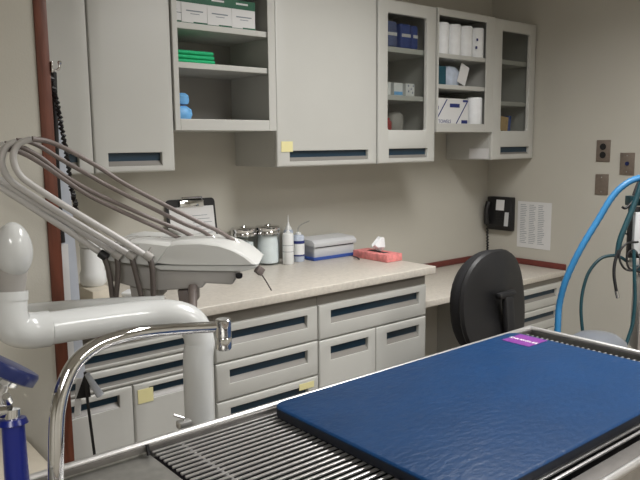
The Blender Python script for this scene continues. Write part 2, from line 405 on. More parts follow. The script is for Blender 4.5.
xs = [-.4515, -.413, -.300, -.187]; ws = [.037, .112, .112, .112]
for x, w_, d in zip(xs, ws, ('leftmost, only a slice visible', 'second from the left', 'third from the left', 'rightmost of the row')):
    glove_box(x, w_, 'green and white glove box on upper shelf, '+d)
# green folded towels
for k in range(3):
    o = MB().box(-.4515, -.268-.003*k, -.30, -.12, 1.7855+.0165*k, 1.8005+.0165*k, .007, 3).build('folded_towel', 'green')
    tag(o, 'bright green folded towel on the middle open shelf, '+('bottom of the pile', 'middle of the pile', 'top of the pile')[k], 'towel', 'green folded towels')
for k, (z, rr, w_) in enumerate(((1.5685, .045, .075), (1.628, .036, .065))):
    s = MB()
    h = .055 if k == 0 else .045
    s.lathe([(0, 0), (rr*.8, .002), (rr, h*.35), (rr*.92, h*.75), (rr*.5, h*.97), (0, h)], (-.41 + .0*k, -.265, z), 16, sx=1.0 if k == 0 else .95, sy=.8)
    for v in s.bm.verts: v.co += Vector((random.uniform(-.003, .003), random.uniform(-.003, .003), random.uniform(-.0015, .0015)))
    tag(s.build('wrapped_bundle', 'sky_blue'), 'light blue plastic bundle on the bottom open shelf, '+('lower one' if k == 0 else 'upper one'), 'bundle', 'light blue bundles')
# glass-door cabinet contents
zt = 1.936
for k, (x, w_, h, m_, lab) in enumerate(((.672, .105, .125, 'wrap_blue', 'pale blue-grey wrapped pack behind the left glass door'), (.80, .075, .12, 'wrap_royal', 'mid blue wrapped pack in the middle behind the left glass door'), (.882, .045, .118, 'wrap_royal', 'slim royal blue wrapped pack at the right behind the left glass door'))):
    r = thing('wrapped_pack', (x+w_/2, -.22, zt), lab, 'pack', 'blue wrapped packs on the top shelf')
    s = MB().box(x, x+w_, -.285, -.15, zt, zt+h, .012, 3)
    for v in s.bm.verts: v.co.x += .012*math.sin((v.co.z-zt)*30)*.3; v.co.z = zt+max(0, v.co.z-zt)
    s.build('pack', m_, r)
    MB().box(x+.006, x+w_-.006, -.2868, -.2856, zt+.055, zt+.07).build('indicator_tape', 'paper', r)
zt = 1.705
for x, w_, c_, lab in ((.685, .036, 'white_plastic', 'small white box, leftmost behind the left glass door'), (.744, .06, 'white_plastic', 'small white box with a teal base band behind the left glass door'), (.828, .062, 'white_plastic', 'small white box with dark printed dots behind the left glass door')):
    r = thing('small_box', (x+w_/2, -.26, zt), lab, 'box', 'small white boxes on the middle shelf')
    box('carton', c_, r, x, x+w_, -.295, -.235, zt, zt+.06, .001, smooth=False)
    if 'teal' in lab: box('band', 'sky_blue', r, x, x+w_, -.2956, -.2951, zt+.002, zt+.018, smooth=False)
    if 'dots' in lab:
        s = MB()
        for px, pz in ((.014, .045), (.034, .03), (.05, .045), (.016, .018), (.045, .012)): s.box(x+px, x+px+.007, -.2956, -.2951, zt+pz, zt+pz+.008)
        s.build('printed_dots', 'text_blue', r, smooth=False)
tag(MB().lathe([(0, 0), (.018, 0), (.02, .01), (.02, .045), (.01, .055), (.01, .065), (0, .065)], (.745, -.25, 1.5305), 16).build('small_bottle', 'red'), 'small red bottle at the bottom behind the left glass door', 'bottle')
tag(MB().lathe([(0, 0), (.045, 0), (.05, .02), (.048, .08), (.03, .1), (0, .105)], (.85, -.19, 1.5305), 18).build('dark_pouch', 'cab_in'), 'dim grey rounded pouch at the bottom behind the left glass door', 'pouch')
# paper rolls
proto = None
for x, d in ((1.104, 'first from the left'), (1.200, 'second from the left'), (1.296, 'third from the left'), (1.393, 'rightmost, with a blue mark')):
    lab = 'white paper roll standing on the top open shelf, '+d
    if proto is None:
        proto = thing('paper_roll', (x, -.275, 1.9265), lab, 'paper roll', 'white paper rolls on the top shelf')
        MB().lathe([(.012, .0), (.043, .0), (.0455, .004), (.0455, .164), (.042, .17), (.014, .168), (.012, .1), (.012, 0)], (x, -.275, 1.9265), 28).build('roll', 'cotton', proto)
        MB().lathe([(.0118, .002), (.0118, .166), (.0105, .166), (.0105, .002), (.0118, .002)], (x, -.275, 1.9265), 16).build('core', 'tan', proto)
        proto.scale.z = .93; c = proto
    else:
        c = copy_tree(proto); c.location.x = x; c['label'] = lab
    c.location.y = -.275+ (0.0 if x < 1.3 else .0)
    if 'rightmost' in d:
        s = MB(); s.box(1.356, 1.366, -.3165, -.312, 2.02, 2.034); s.box(1.352, 1.362, -.3145, -.309, 1.975, 1.99); s.build('printed_mark', 'text_blue', c)
# second shelf
tag(MB().box(1.05, 1.125, -.30, -.18, 1.7705, 1.866, .002).build('teal_carton', 'teal_box', smooth=False), 'dark teal carton on the middle shelf of the right open cabinet', 'box')
r = thing('plastic_pack', (1.22, -.24, 1.7705), 'clear plastic pack of white and blue items on the middle shelf', 'pack')
s = MB().lathe([(0, 0), (.07, .002), (.082, .03), (.078, .075), (.05, .1), (.02, .108), (0, .108)], (1.21, -.24, 1.7705), 20, sy=.62)
for v in s.bm.verts: v.co += Vector((random.uniform(-.004, .004), random.uniform(-.004, .004), 0))
s.build('bag', 'film', r)
MB().box(-.035, .035, -.0008, .0008, -.055, .05, rot=Matrix.Translation((1.275, -.292, 1.835)) @ Matrix.Rotation(.35, 4, 'Y')).build('paper_tag', 'paper', r, smooth=False)
# carton with stripes + roll
r = thing('striped_carton', (1.18, -.2, 1.5685), 'white carton with dark blue diagonal stripes on the bottom shelf', 'box')
z0 = 1.5685
box('carton', 'paper', r, 1.03, 1.318, -.295, -.06, z0, z0+.135, .001, smooth=False)
s = MB()
for xa in (1.04, 1.215):
    s.prism([(xa, z0+.003), (xa+.008, z0+.003), (min(xa+.105, 1.317), z0+.003+(min(xa+.105, 1.317)-xa-.008)*1.3), (min(xa+.105, 1.317)-.008, z0+.003+(min(xa+.105, 1.317)-xa-.008)*1.3)],
            lambda a, b: Vector((a, -.2952, b)), lambda a, b: Vector((a, -.2962, b)))
s.box(1.165, 1.245, -.2962, -.2952, z0+.088, z0+.108); s.box(1.035, 1.075, -.2962, -.2952, z0+.075, z0+.094)
s.box(1.262, 1.312, -.2962, -.2952, z0+.004, z0+.022); s.box(1.272, 1.314, -.2962, -.2952, z0+.118, z0+.130)
s.build('blue_print', 'text_blue', r, smooth=False)
text('lettering', 'TOWELS', .026, 'text_blue', r, frame4((1.125, -.2957, z0+.013), (1, 0, 0), (0, 0, 1)))
c = copy_tree(proto); c.location = (1.392, -.275, 1.5685); c.scale.z = .86; c['label'] = 'white paper roll on the bottom shelf beside the striped carton'; c['group'] = 'white paper roll on the bottom shelf'
# leaning folder in the right glass cabinet
r = thing('folder', (1.70, -.2, 1.5305), 'tan folder with a blue edge leaning behind the right glass door', 'folder')
Mf = Matrix.Translation((1.685, -.23, 1.5365)) @ Matrix.Rotation(.10, 4, 'Y')
MB().box(-.05, .075, -.02, .02, .004, .085, .001, rot=Mf).build('cover', 'tan', r, smooth=False)
MB().box(.058, .082, -.022, .022, .004, .095, .001, rot=Mf).build('edge', 'blue_tray', r, smooth=False)

# ------------------------------------------------------------------ things on the worktop
ZC = .9105
# clipboard against the wall
r = thing('clipboard', (-.24, -.03, ZC), 'black clipboard with papers and a chrome clip standing against the back wall', 'clipboard')
Mc = Matrix.Translation((-.245, -.055, ZC+.002)) @ Matrix.Rotation(-.14, 4, 'X')
def rr_pts(x0, x1, z0, z1, rad, n=4):
    out = []
    for cx, cz, a0 in ((x1-rad, z0+rad, -90), (x1-rad, z1-rad, 0), (x0+rad, z1-rad, 90), (x0+rad, z0+rad, 180)):
        for i in range(n+1):
            a = math.radians(a0+90*i/n); out.append((cx+rad*math.cos(a), cz+rad*math.sin(a)))
    return out
MB().prism(rr_pts(-.122, .122, 0, .325, .018), lambda a, b: Mc @ Vector((a, 0, b)), lambda a, b: Mc @ Vector((a, .004, b))).build('board', 'black_soft', r, smooth=False)
MB().box(-.11, .11, -.004, -.0005, .012, .290, rot=Mc).build('paper_sheet', 'paper', r, smooth=False)
s = MB(); s.box(-.06, .06, -.012, -.004, .288, .318, .004, rot=Mc); s.tube([Mc @ Vector(q) for q in ((-.05, -.012, .31), (-.05, -.014, .33), (.05, -.014, .33), (.05, -.012, .31))], .004, 8, smooth=False)
s.build('clip', 'chrome', r)
s = MB()
for i in range(9): s.box(-.0, .095-.01*(i % 3), -.0052, -.0042, .12+.016*i, .122+.016*i, rot=Mc)
s.build('print', 'text_grey', r, smooth=False)
# glass jars
def jar(x, y, label, fill):
    r = thing('glass_jar', (x, y, ZC), label, 'jar', 'glass dressing jars with chrome lids')
    R = .056; h = .160
    MB().lathe([(0, .0), (R-.002, 0), (R, .004), (R, h-.012), (R-.006, h), (R-.009, h), (R-.004, h-.014), (R-.004, .006), (0, .006)], (x, y, ZC), 32).build('glass_body', 'jar_glass', r)
    s = MB().lathe([(0, .008), (R-.0075, .008), (R-.006, .02), (R-.006, fill*.6), (R-.012, fill*.92), (.015, fill), (0, fill)], (x, y, ZC), 24)
    for v in s.bm.verts:
        d = Vector((v.co.x-x, v.co.y-y, 0)); v.co -= d*random.uniform(0, .03); 
    s.build('cotton', 'cotton', r)
    MB().lathe([(R+.001, h-.018), (R+.003, h-.016), (R+.003, h-.002), (R+.0015, h), (R+.003, h+.003), (R+.003, h+.016), (R-.002, h+.021), (R-.02, h+.023), (.016, h+.023), (.014, h+.028), (0, h+.029)], (x, y, ZC), 32).build('lid', 'chrome', r)
jar(-.006, -.064, 'chrome-lidded glass jar of white cotton, partly hidden by the dental unit head', .12)
jar(.114, -.088, 'chrome-lidded glass jar packed with white cotton beside the squeeze bottles', .15)
def bottle(name, x, y, R, h, m_, label, nozzle, lab=None):
    r = thing(name, (x, y, ZC), label, 'bottle', 'squeeze bottles on the worktop')
    MB().lathe([(0, 0), (R-.003, 0), (R, .004), (R, h*.92), (R*.9, h*.97), (R*.45, h), (0, h)], (x, y, ZC), 24).build('body', m_, r)
    MB().lathe(nozzle, (x, y, ZC+h), 16).build('nozzle', 'white_plastic', r)
    if lab:
        MB().lathe([(R+.0004, h*.2), (R+.0008, h*.2), (R+.0008, h*.72), (R+.0004, h*.72)], (x, y, ZC), 24).build('label_band', lab, r)
    return r
b1 = bottle('squeeze_bottle', .178, -.162, .0265, .150, 'white_plastic', 'opaque white squeeze bottle with a short tip beside the cotton jar', [(.009, -.003), (.009, .006), (.005, .01), (.0035, .03), (0, .031)])
s = MB()
for zz, wd in ((.09, .9), (.06, .8)): s.lathe([(.0266, zz), (.0269, zz), (.0269, zz+.002), (.0266, zz+.002)], (.196-.018, -.158-.004, ZC), 24)
s.build('print', 'text_grey', b1)
b2 = bottle('squeeze_bottle', .258, -.058, .024, .150, 'film', 'translucent squeeze bottle with a long pointed tip, behind the other bottles', [(.017, -.012), (.016, .006), (.009, .016), (.004, .035), (.0015, .068), (0, .07)])
b3 = bottle('squeeze_bottle', .262, -.132, .029, .130, 'film', 'clear wash bottle with a blue and white label and bent spout', [(.014, -.008), (.014, .008), (.006, .012), (0, .013)], 'white_plastic')
for za_, zb2_ in ((.088, .102), (.027, .035)):
    MB().lathe([(.0299, za_), (.0302, za_), (.0302, zb2_), (.0299, zb2_)], (.262, -.132, ZC), 24).build('label_stripe', 'text_blue', b3)
MB().tube([(.262, -.132, ZC+.14), (.262, -.132, ZC+.160), (.275, -.142, ZC+.178), (.305, -.165, ZC+.195)], .0028, 8).build('spout', 'clear_plastic', b3)
# warmer / steriliser box on a blue tray
r = thing('blue_tray', (.48, -.1, ZC), 'shallow blue plastic tray under the grey box on the worktop', 'tray')
s = MB(); s.box(.315, .622, -.185, -.012, ZC, ZC+.006, .002); s.box(.315, .622, -.185, -.180, ZC+.006, ZC+.016, .001); s.box(.315, .322, -.18, -.012, ZC+.006, ZC+.016, .001); s.box(.615, .622, -.18, -.012, ZC+.006, ZC+.016, .001)
s.build('tray_body', 'blue_tray', r)
MB().box(.59, .612, -.198, -.186, ZC+.003, ZC+.012, .002).build('tray_tab', 'blue_tray', r)
r = thing('storage_box', (.47, -.09, ZC+.0065), 'light grey lidded plastic box sitting in the blue tray', 'box')
zb = ZC+.0065
MB().box(.338, .598, -.160, -.028, zb, zb+.058, .006, 3).build('base', 'grey_plastic', r)
MB().prism([(-.170, zb+.055), (-.170, zb+.074), (-.150, zb+.088), (-.03, zb+.093), (-.018, zb+.086), (-.018, zb+.055)], lambda a, b: Vector((.330, a, b)), lambda a, b: Vector((.606, a, b)), .003).build('lid', 'grey_plastic', r)
MB().box(.345, .592, -.1615, -.1602, zb+.050, zb+.054).build('front_slot', 'black_soft', r, smooth=False)
# tissue box
r = thing('tissue_box', (.59, -.22, ZC), 'low pink patterned tissue box at the right end of the worktop', 'box')
MB().box(.540, .643, -.455, -.215, ZC, ZC+.036, .003).build('carton', 'pink', r)
s = MB(); s.box(.575, .605, -.40, -.28, ZC+.035, ZC+.0368); s.build('slot_film', 'black_soft', r)
s = MB(); TX, TY, TZ = .608, -.335, ZC+.037
t = bmesh.new(); V = []
for i in range(9):
    a = 2*PI*i/9
    V.append([t.verts.new((TX+.012*math.cos(a), TY+.010*math.sin(a), TZ)), t.verts.new((TX-.012+(.036+random.uniform(-.008, .01))*math.cos(a), TY+.026*math.sin(a), TZ+.022+random.uniform(-.006, .012))), t.verts.new((TX+.01+.018*math.cos(a), TY+.014*math.sin(a), TZ+.058+random.uniform(-.014, .016)))])
for i in range(9):
    j = (i+1) % 9
    for k in range(2): t.faces.new((V[i][k], V[j][k], V[j][k+1], V[i][k+1]))
t.faces.new([q[2] for q in V]); t.faces.new([q[0] for q in V][::-1]); s.add(t)
tag(s.build('crumpled_tissue', 'cotton', None), 'crumpled white tissue poking up from the pink box', 'tissue')
tag(MB().tube([(.495, -.31, ZC+.005), (.505, -.28, ZC+.009), (.525, -.24, ZC+.006)], .0035, 8).build('metal_clip', 'black_soft'), 'small dark clip lying left of the pink tissue box', 'clip')
# items at the left end of the worktop
tag(MB().box(-.862, -.778, -.42, -.235, ZC, ZC+.058, .003).build('carton', 'cream'), 'cream carton on the worktop under the white roll', 'box')
r = thing('plastic_canister', (-.815, -.31, ZC+.0585), 'white rounded canister standing on the cream carton at left', 'canister')
MB().lathe([(0, 0), (.036, 0), (.046, .012), (.047, .045), (.041, .055), (.041, .13), (.038, .138), (0, .14)], (-.815, -.31, ZC+.0585), 28).build('body', 'white_plastic', r)
MB().lathe([(0, .1405), (.038, .1405), (.042, .144), (.042, .158), (.038, .163), (0, .163)], (-.815, -.31, ZC+.0585), 28).build('cap', 'white_plastic', r)
for k, (x, y, a) in enumerate(((-.712, -.40, .3), (-.706, -.395, -.2), (-.71, -.40, .8))):
    s = MB().box(-.034, .034, -.028, .028, 0, .012, .003, rot=Matrix.Translation((x, y, ZC+.0125*k)) @ Matrix.Rotation(a, 4, 'Z'))
    for v in s.bm.verts:
        if v.co.z > ZC+.0125*k+.005: v.co.z += -.0008*random.random()
    tag(s.build('gauze_pack', 'cotton'), 'small white gauze pack on the worktop, '+('bottom of the pile', 'middle of the pile', 'top of the pile')[k], 'gauze pack', 'white gauze packs under the dental unit')

# ------------------------------------------------------------------ right wall
def plate(y0, y1, z0, z1, label, kind):
    r = thing('wall_plate', (XR-.001, (y0+y1)/2, z0), label, kind, 'metal wall plates')
    MB().box(XR-.007, XR-.001, y0, y1, z0, z1, .002).build('cover', 'plate', r)
    return r
r = plate(-.812, -.732, 1.358, 1.477, 'metal wall plate with two dark sockets, topmost of three', 'outlet')
for zc in (1.395, 1.440):
    MB().lathe([(0, 0), (.017, 0), (.018, -.002), (0, -.003)], (XR-.0072, -.772, zc), 20, rot=Matrix.Rotation(PI/2, 4, 'Y')).build('socket', 'black', r)
r = plate(-.950, -.870, 1.290, 1.408, 'metal wall plate with a small blue jack in its centre', 'outlet')
MB().lathe([(0, 0), (.011, 0), (.010, -.006), (0, -.006)], (XR-.0072, -.912, 1.350), 16, rot=Matrix.Rotation(PI/2, 4, 'Y')).build('jack', 'blue_navy', r)
s = MB()
for zz in (1.306, 1.392): s.lathe([(0, 0), (.004, 0), (.0035, -.0015), (0, -.002)], (XR-.0072, -.91, zz), 10, rot=Matrix.Rotation(PI/2, 4, 'Y'))
s.build('screw', 'chrome', r)
r = plate(-.810, -.734, 1.176, 1.290, 'blank metal wall plate, lowest of three', 'wall plate')
s = MB()
for zz in (1.192, 1.274): s.lathe([(0, 0), (.004, 0), (.0035, -.0015), (0, -.002)], (XR-.0072, -.772, zz), 10, rot=Matrix.Rotation(PI/2, 4, 'Y'))
s.build('screw', 'chrome', r)
# notice
r = thing('notice_sheet', (XR, -.35, .85), 'white printed list taped to the right wall beside the phone', 'paper')
ps = [on(518, 201, 0, XR-.001), on(551.5, 203, 0, XR-.001), on(550.5, 251, 0, XR-.001), on(517, 246, 0, XR-.001)]
y0 = (ps[0].y+ps[3].y)/2; y1 = (ps[1].y+ps[2].y)/2; zt = (ps[0].z+ps[1].z)/2; zb_ = (ps[2].z+ps[3].z)/2
box('sheet', 'paper', r, XR-.0022, XR-.001, y1, y0, zb_, zt, smooth=False)
s = MB()
for i in range(22):
    z = zt-.022-i*(zt-zb_-.04)/22
    for c in range(3):
        a = y0-.02-c*.062
        s.box(XR-.0027, XR-.0023, a-.03-.018*random.random(), a, z, z+.0028)
s.build('print', 'text_grey', r, smooth=False)
# phone
r = thing('wall_phone', (XR, -.13, .92), 'black wall telephone with a keypad and white note, in the corner over the desk', 'telephone')
pa = on(488, 197, 0, XR-.05); pb = on(514, 229, 0, XR-.05)
ya, yb2 = -.035, -.215; za, zb2 = 1.132, .922
MB().prism([(0, zb2), (-.035, zb2), (-.062, zb2+.03), (-.045, za), (0, za)], lambda a, b: Vector((XR-.001+a, yb2, b)), lambda a, b: Vector((XR-.001+a, ya, b)), .006).build('body', 'black_soft', r)
# sloping face from (x=-.062,z=zb2+.03) to (-.045,za)
def pf(y, z, out=0):
    k = (z-(zb2+.03))/(za-zb2-.03); return Vector((XR-.001-.062+.017*k-out, y, z))
def pbox(name, m_, y0, y1, z0, z1, th):
    s = MB(); s.prism([(y0, z0), (y1, z0), (y1, z1), (y0, z1)], lambda a, b: pf(a, b, .0002), lambda a, b: pf(a, b, th)); return s.build(name, m_, r, smooth=False)
s = MB().tube([pf(-.058, .965, .012), pf(-.058, 1.0, .024), pf(-.058, 1.06, .026), pf(-.058, 1.095, .012)], [.019, .014, .014, .019], 14); s.build('handset', 'black', r)
for i in range(4):
    for j in range(3):
        pbox('key', 'black', -.118-.018*j-.012, -.118-.018*j, .972+.017*i, .983+.017*i, .003)
pbox('paper_note', 'paper', -.168, -.108, 1.050, 1.115, .0015)
pbox('index_strip', 'grey_plastic', -.206, -.178, .955, 1.040, .002)
co = []
for i in range(61):
    k = i/60; base = Vector((XR-.03-.02*math.sin(k*PI), -.030-.02*math.sin(k*PI*.9)*(1 if k < .7 else .6), .93-.195*math.sin(k*PI*.5)))
    co.append(base+Vector((.005*math.cos(i*1.6), .005*math.sin(i*1.6), 0)))
MB().tube(co, .005, 6, smooth=False).build('coiled_cord', 'black', r)

# ------------------------------------------------------------------ office chair
CHX = .528
r = thing('office_chair', (CHX, -.90, 0), 'black office chair with an oval backrest, pulled up to the desk', 'chair')
cx, cy = CHX, -1.115
def oval(w, h, n=40, p=2.3):
    return [(w*abs(math.cos(a))**(2/p)*(1 if math.cos(a) > 0 else -1), h*abs(math.sin(a))**(2/p)*(1 if math.sin(a) > 0 else -1)) for a in [2*PI*i/n for i in range(n)]]
Mb = Matrix.Translation((cx, cy, .821)) @ Matrix.Rotation(-.10, 4, 'X')
def pad(layers, name, m_):
    t = bmesh.new(); R = []
    for sc_, y in layers:
        R.append([t.verts.new(Mb @ Vector((a*sc_, y+.10*(a/.23)**2*.35, b*sc_))) for a, b in oval(.205, .228)])
    for A, B in zip(R, R[1:]):
        for i in range(len(A)): t.faces.new((A[i], A[(i+1) % len(A)], B[(i+1) % len(A)], B[i]))
    t.faces.new(R[0]); t.faces.new(R[-1][::-1]); bmesh.ops.recalc_face_normals(t, faces=t.faces[:])
    return MB().add(t).build(name, m_, r)
pad([(.3, -.008), (.85, -.004), (.97, .004), (1.0, .016), (.985, .024)], 'back_shell', 'black_soft')
pad([(.975, .0245), (.99, .035), (.985, .06), (.93, .08), (.7, .09), (.3, .092)], 'back_cushion', 'black_fabric')
s = MB(); s.box(-.058, .05, -.040, -.010, .035, .062, .01, rot=Mb); s.box(-.026, .026, -.042, -.016, -.40, .042, .008, rot=Mb); s.build('back_bracket', 'black_soft', r)
t = bmesh.new(); R = []
for sc_, z in ((.8, .43), (.97, .435), (1, .455), (.98, .485), (.85, .505), (.4, .512)):
    R.append([t.verts.new((cx+a*sc_, -.885+b*sc_, z)) for a, b in oval(.225, .23)])
for A, B in zip(R, R[1:]):
    for i in range(len(A)): t.faces.new((A[i], A[(i+1) % len(A)], B[(i+1) % len(A)], B[i]))
t.faces.new(R[0][::-1]); t.faces.new(R[-1]); bmesh.ops.recalc_face_normals(t, faces=t.faces[:])
MB().add(t).build('seat', 'black_fabric', r)
MB().box(cx-.03, cx+.03, -1.10, -.86, .402, .428, .006).build('seat_bracket', 'black_soft', r)
MB().lathe([(0, .09), (.03, .09), (.03, .22), (.02, .22), (.02, .40), (0, .40)], (cx, -.885, 0), 18).build('gas_column', 'black', r)
for k in range(5):
    a = 2*PI*k/5+.3; d = Vector((math.cos(a), math.sin(a), 0)); b0 = Vector((cx, -.885, .115))
    g = MB().tube([b0+d*.02, b0+d*.28-Vector((0, 0, .035))], [.022, .014], 10, smooth=False).build('base_leg', 'black_soft', r)
    w_ = b0+d*.275; w_.z = .026
    MB().lathe([(0, -.02), (.02, -.02), (.025, -.014), (.025, .014), (.02, .02), (0, .02)], w_, 14, rot=Matrix.Rotation(PI/2, 4, 'X')).build('caster', 'black', g)

# ------------------------------------------------------------------ wet table
XL, XG, XRT = -2.15, -1.172, .157
YBK, YFR = -1.488, -2.165
ZR = .882
r = thing('exam_table', (-.9, -1.82, 0), 'stainless steel wet table with a raised rolled rim', 'table')
zp = .855
s = MB()
s.box(XL, XG, YFR, YBK, zp-.012, zp)                       # drain board
s.build('drain_board', 'steel_brushed', r, smooth=False)
s = MB()
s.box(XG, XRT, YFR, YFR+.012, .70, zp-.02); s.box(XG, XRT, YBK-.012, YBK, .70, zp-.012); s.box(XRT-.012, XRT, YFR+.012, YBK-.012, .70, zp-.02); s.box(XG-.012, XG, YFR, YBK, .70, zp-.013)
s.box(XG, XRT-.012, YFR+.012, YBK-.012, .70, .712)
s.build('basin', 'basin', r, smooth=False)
s = MB()
def rim(x0, y0, x1, y1): s.tube([(x0, y0, ZR-.008), (x1, y1, ZR-.008)], .008, 16, smooth=False)
rim(XL, YBK, XRT, YBK); rim(XRT, YBK, XRT, YFR); rim(XRT, YFR, XL, YFR); rim(XL, YFR, XL, YBK)
s.build('rolled_rim', 'steel', r)
MB().box(XL+.006, XRT-.006, YBK-.0135, YBK-.006, .862, ZR-.008, .002).build('rim_flange', 'steel_dull', r)
s = MB()
s.box(XL, XRT, YBK-.004, YBK+.004, .80, ZR-.010); s.box(XL, XRT, YFR-.004, YFR+.004, .80, ZR-.010)
s.box(XRT-.004, XRT+.004, YFR, YBK, .80, ZR-.010); s.box(XL-.004, XL+.004, YFR, YBK, .80, ZR-.010)
s.build('apron', 'steel_brushed', r, smooth=False)
g = MB().box(XG+.002, XRT-.012, YFR+.012, YFR+.060, .850, .860, .003).build('front_ledge', 'steel_dull', r)
MB().tube([(XG-.006, YBK-.022, zp+.004), (XG-.006, YBK-.015, zp+.024)], .004, 8, smooth=False).build('rim_joint', 'black', r)
box('pedestal', 'cab', r, XG+.1, XRT-.12, YFR+.12, YBK-.1, 0, .699, smooth=False)
for x in (XL+.06,):
    for y in (YBK-.06, YFR+.06):
        MB().tube([(x, y, 0), (x, y, zp-.013)], .02, 14, smooth=False).build('leg', 'steel', r)
# grate
ZG = .862
r = thing('steel_grate', (-.5, -1.8, ZG-.014), 'removable stainless grate of parallel bars set in the wet table', 'grate')
pm = None
ys = [-1.5035-.0172*i for i in range(35)]
for y in ys:
    if pm is None:
        pm = MB().box(-1.168, .130, y-.0033, y+.0033, ZG-.005, ZG, .0016, 2).build('bar', 'steel', r); y_ = y
    else:
        c = pm.copy(); C.objects.link(c); c.parent = r; c.location = pm.location+Vector((0, y-y_, 0))
for x in (-1.10, -.70, -.30, .09):
    MB().box(x-.003, x+.003, ys[-1]-.004, ys[0]+.004, ZG-.0115, ZG-.0053).build('cross_bar', 'steel', r)
# padded mat
r = thing('padded_mat', (-.42, -1.78, ZG), 'glossy textured royal blue pad lying on the steel grate', 'mat')
mx0, mx1, my0, my1 = -.882, .035, -2.072, -1.510
P = []
def rrect(off, rad): return [(a, b) for a, b in rr_pts(mx0+off, mx1-off, my0+off, my1-off, rad, 6)]
t = bmesh.new(); R = []
for off, z in ((.004, ZG+.0005), (.001, ZG+.003), (0, ZG+.008), (0, .884)):
    R.append([t.verts.new((a, b, z)) for a, b in rrect(off, .035-off)])
for A, B in zip(R, R[1:]):
    for i in range(len(A)): t.faces.new((A[i], A[(i+1) % len(A)], B[(i+1) % len(A)], B[i]))
t.faces.new(R[0][::-1]); t.faces.new(R[-1])
g = MB().add(t).build('foam_core', 'mat_side', r); g['label'] = 'dark navy side of the pad'
t = bmesh.new(); R = []
for off, z in ((-.0006, .8845), (-.0006, .887), (.002, .8895), (.006, .8902)):
    R.append([t.verts.new((a, b, z)) for a, b in rrect(off, .035-off)])
for A, B in zip(R, R[1:]):
    for i in range(len(A)): t.faces.new((A[i], A[(i+1) % len(A)], B[(i+1) % len(A)], B[i]))
t.faces.new(R[0][::-1]); t.faces.new(R[-1])
MB().add(t).build('vinyl_cover', 'mat_blue', r)
q = [on(u, v, 2, .8905) for u, v in ((510.5, 338), (520.5, 333.5), (545, 341), (534.5, 345.5))]
lx0 = (q[0].x+q[3].x)/2-.03; lx1 = min((q[1].x+q[2].x)/2, mx1-.006); ly0 = (q[0].y+q[1].y)/2; ly1 = (q[2].y+q[3].y)/2
box('sewn_label', 'magenta', r, lx0, lx1, ly1, ly0, .8903, .8912, smooth=False)['label'] = 'magenta label on the pad corner'
text('lettering', 'SNUGGLES', (ly0-ly1)*.205, 'paper', r, frame4(((lx0*.55+lx1*.45), (ly0+ly1)/2, .8915), (0, -1, 0), (1, 0, 0)), .0004)

# ------------------------------------------------------------------ faucet (chrome gooseneck)
def fd(i, n, a=.97, b=1.24): return a+(b-a)*i/(n-1)
fp = [(56, 478), (56, 440), (57.5, 411), (64, 385), (76, 362), (96, 346), (118, 337.5), (138, 333), (160, 330.5), (185, 328.5), (213, 327)]
ds = [.97, .97, .975, .985, 1.0, 1.03, 1.06, 1.09, 1.13, 1.18, 1.23]
pts = [at(u, v, d) for (u, v), d in zip(fp, ds)]
b0 = Vector((pts[0].x, pts[0].y, zp+.03)); b1_ = Vector((pts[0].x, pts[0].y, .93))
r = thing('faucet', (b0.x, b0.y, zp), 'curved chrome gooseneck faucet arching over the left of the steel table', 'faucet')
MB().tube([b0, b1_]+pts, [.011]*6+[.0108]*4+[.0105, .0103, .0100], 18).build('spout', 'chrome', r)
MB().lathe([(0, 0), (.03, 0), (.03, .006), (.024, .012), (.018, .03), (.015, .045), (0, .045)], (b0.x, b0.y, zp), 24).build('base_flange', 'chrome', r)
e = at(223.5, 335, 1.25)
MB().lathe([(0, .022), (.0125, .022), (.0145, .020), (.0145, -.010), (.0135, -.0115), (.0145, -.013), (.0145, -.032), (.012, -.035), (0, -.035)], e+Vector((0, 0, .008)), 24).build('aerator', 'chrome', r)

# spray hose set at the left edge
a0 = at(17, 480, .98); a1 = at(13, 424, .98)
r = thing('hand_spray', (a0.x, a0.y, zp), 'hand spray with blue grip and chrome valve at the left edge', 'sprayer')
low = Vector((a0.x+.002, a0.y, zp+.012))
MB().tube([low, a0, a1], [.0175, .0165, .0155], 18, smooth=False).build('grip', 'blue_grip', r)
ax = (a1-a0).normalized()
MB().tube([a1, a1+ax*.008], [.021, .018], 18, smooth=False).build('grip_collar', 'blue_grip', r)
MB().lathe([(0, 0), (.024, 0), (.024, .006), (.02, .012), (0, .012)], (low.x, low.y, zp+.0005), 20).build('base_flange', 'chrome', r)
h0 = at(-8, 418, .98); h1 = at(13, 409, .98)
s = MB(); s.tube([a1+ax*.006, h1], [.011, .010], 14, smooth=False); s.tube([at(-25, 414, .98), at(10, 410, .98)], .010, 14, smooth=False); s.tube([at(9, 402, .97), at(6, 396, .96)], .006, 10, smooth=False)
s.build('valve_body', 'chrome', r)
MB().tube([at(-3, 408, .98), at(6, 382, .98), at(8, 378, .98)], .0062, 12, smooth=False).build('riser', 'steel', r)
hc = at(6, 366, .98)
ang = frame4(hc, (at(40, 384, .98)-at(4, 358, .98)), at(0, 340, .98)-at(8, 366, .98))
Rh = ang.to_3x3().to_4x4()
dirx = (at(40, 381, .98)-at(0, 362, .98)).normalized(); nrm = (CU*.90+CR*.32+CF*.26); nrm = (nrm-dirx*nrm.dot(dirx)).normalized()
zz = dirx.cross(nrm)
Mh = Matrix((dirx, zz, nrm)).transposed().to_4x4(); Mh.translation = at(2, 364, .98)
MB().lathe([(0, .007), (.045, .007), (.052, .006), (.0545, .002), (.0535, -.012), (.046, -.0145), (0, -.0145)], (0, 0, 0), 32, rot=Mh).build('spray_head', 'blue_navy', r)
MB().lathe([(0, -.015), (.036, -.015), (.034, -.022), (.018, -.030), (0, -.031)], (0, 0, 0), 24, rot=Mh).build('spray_face', 'chrome', r)
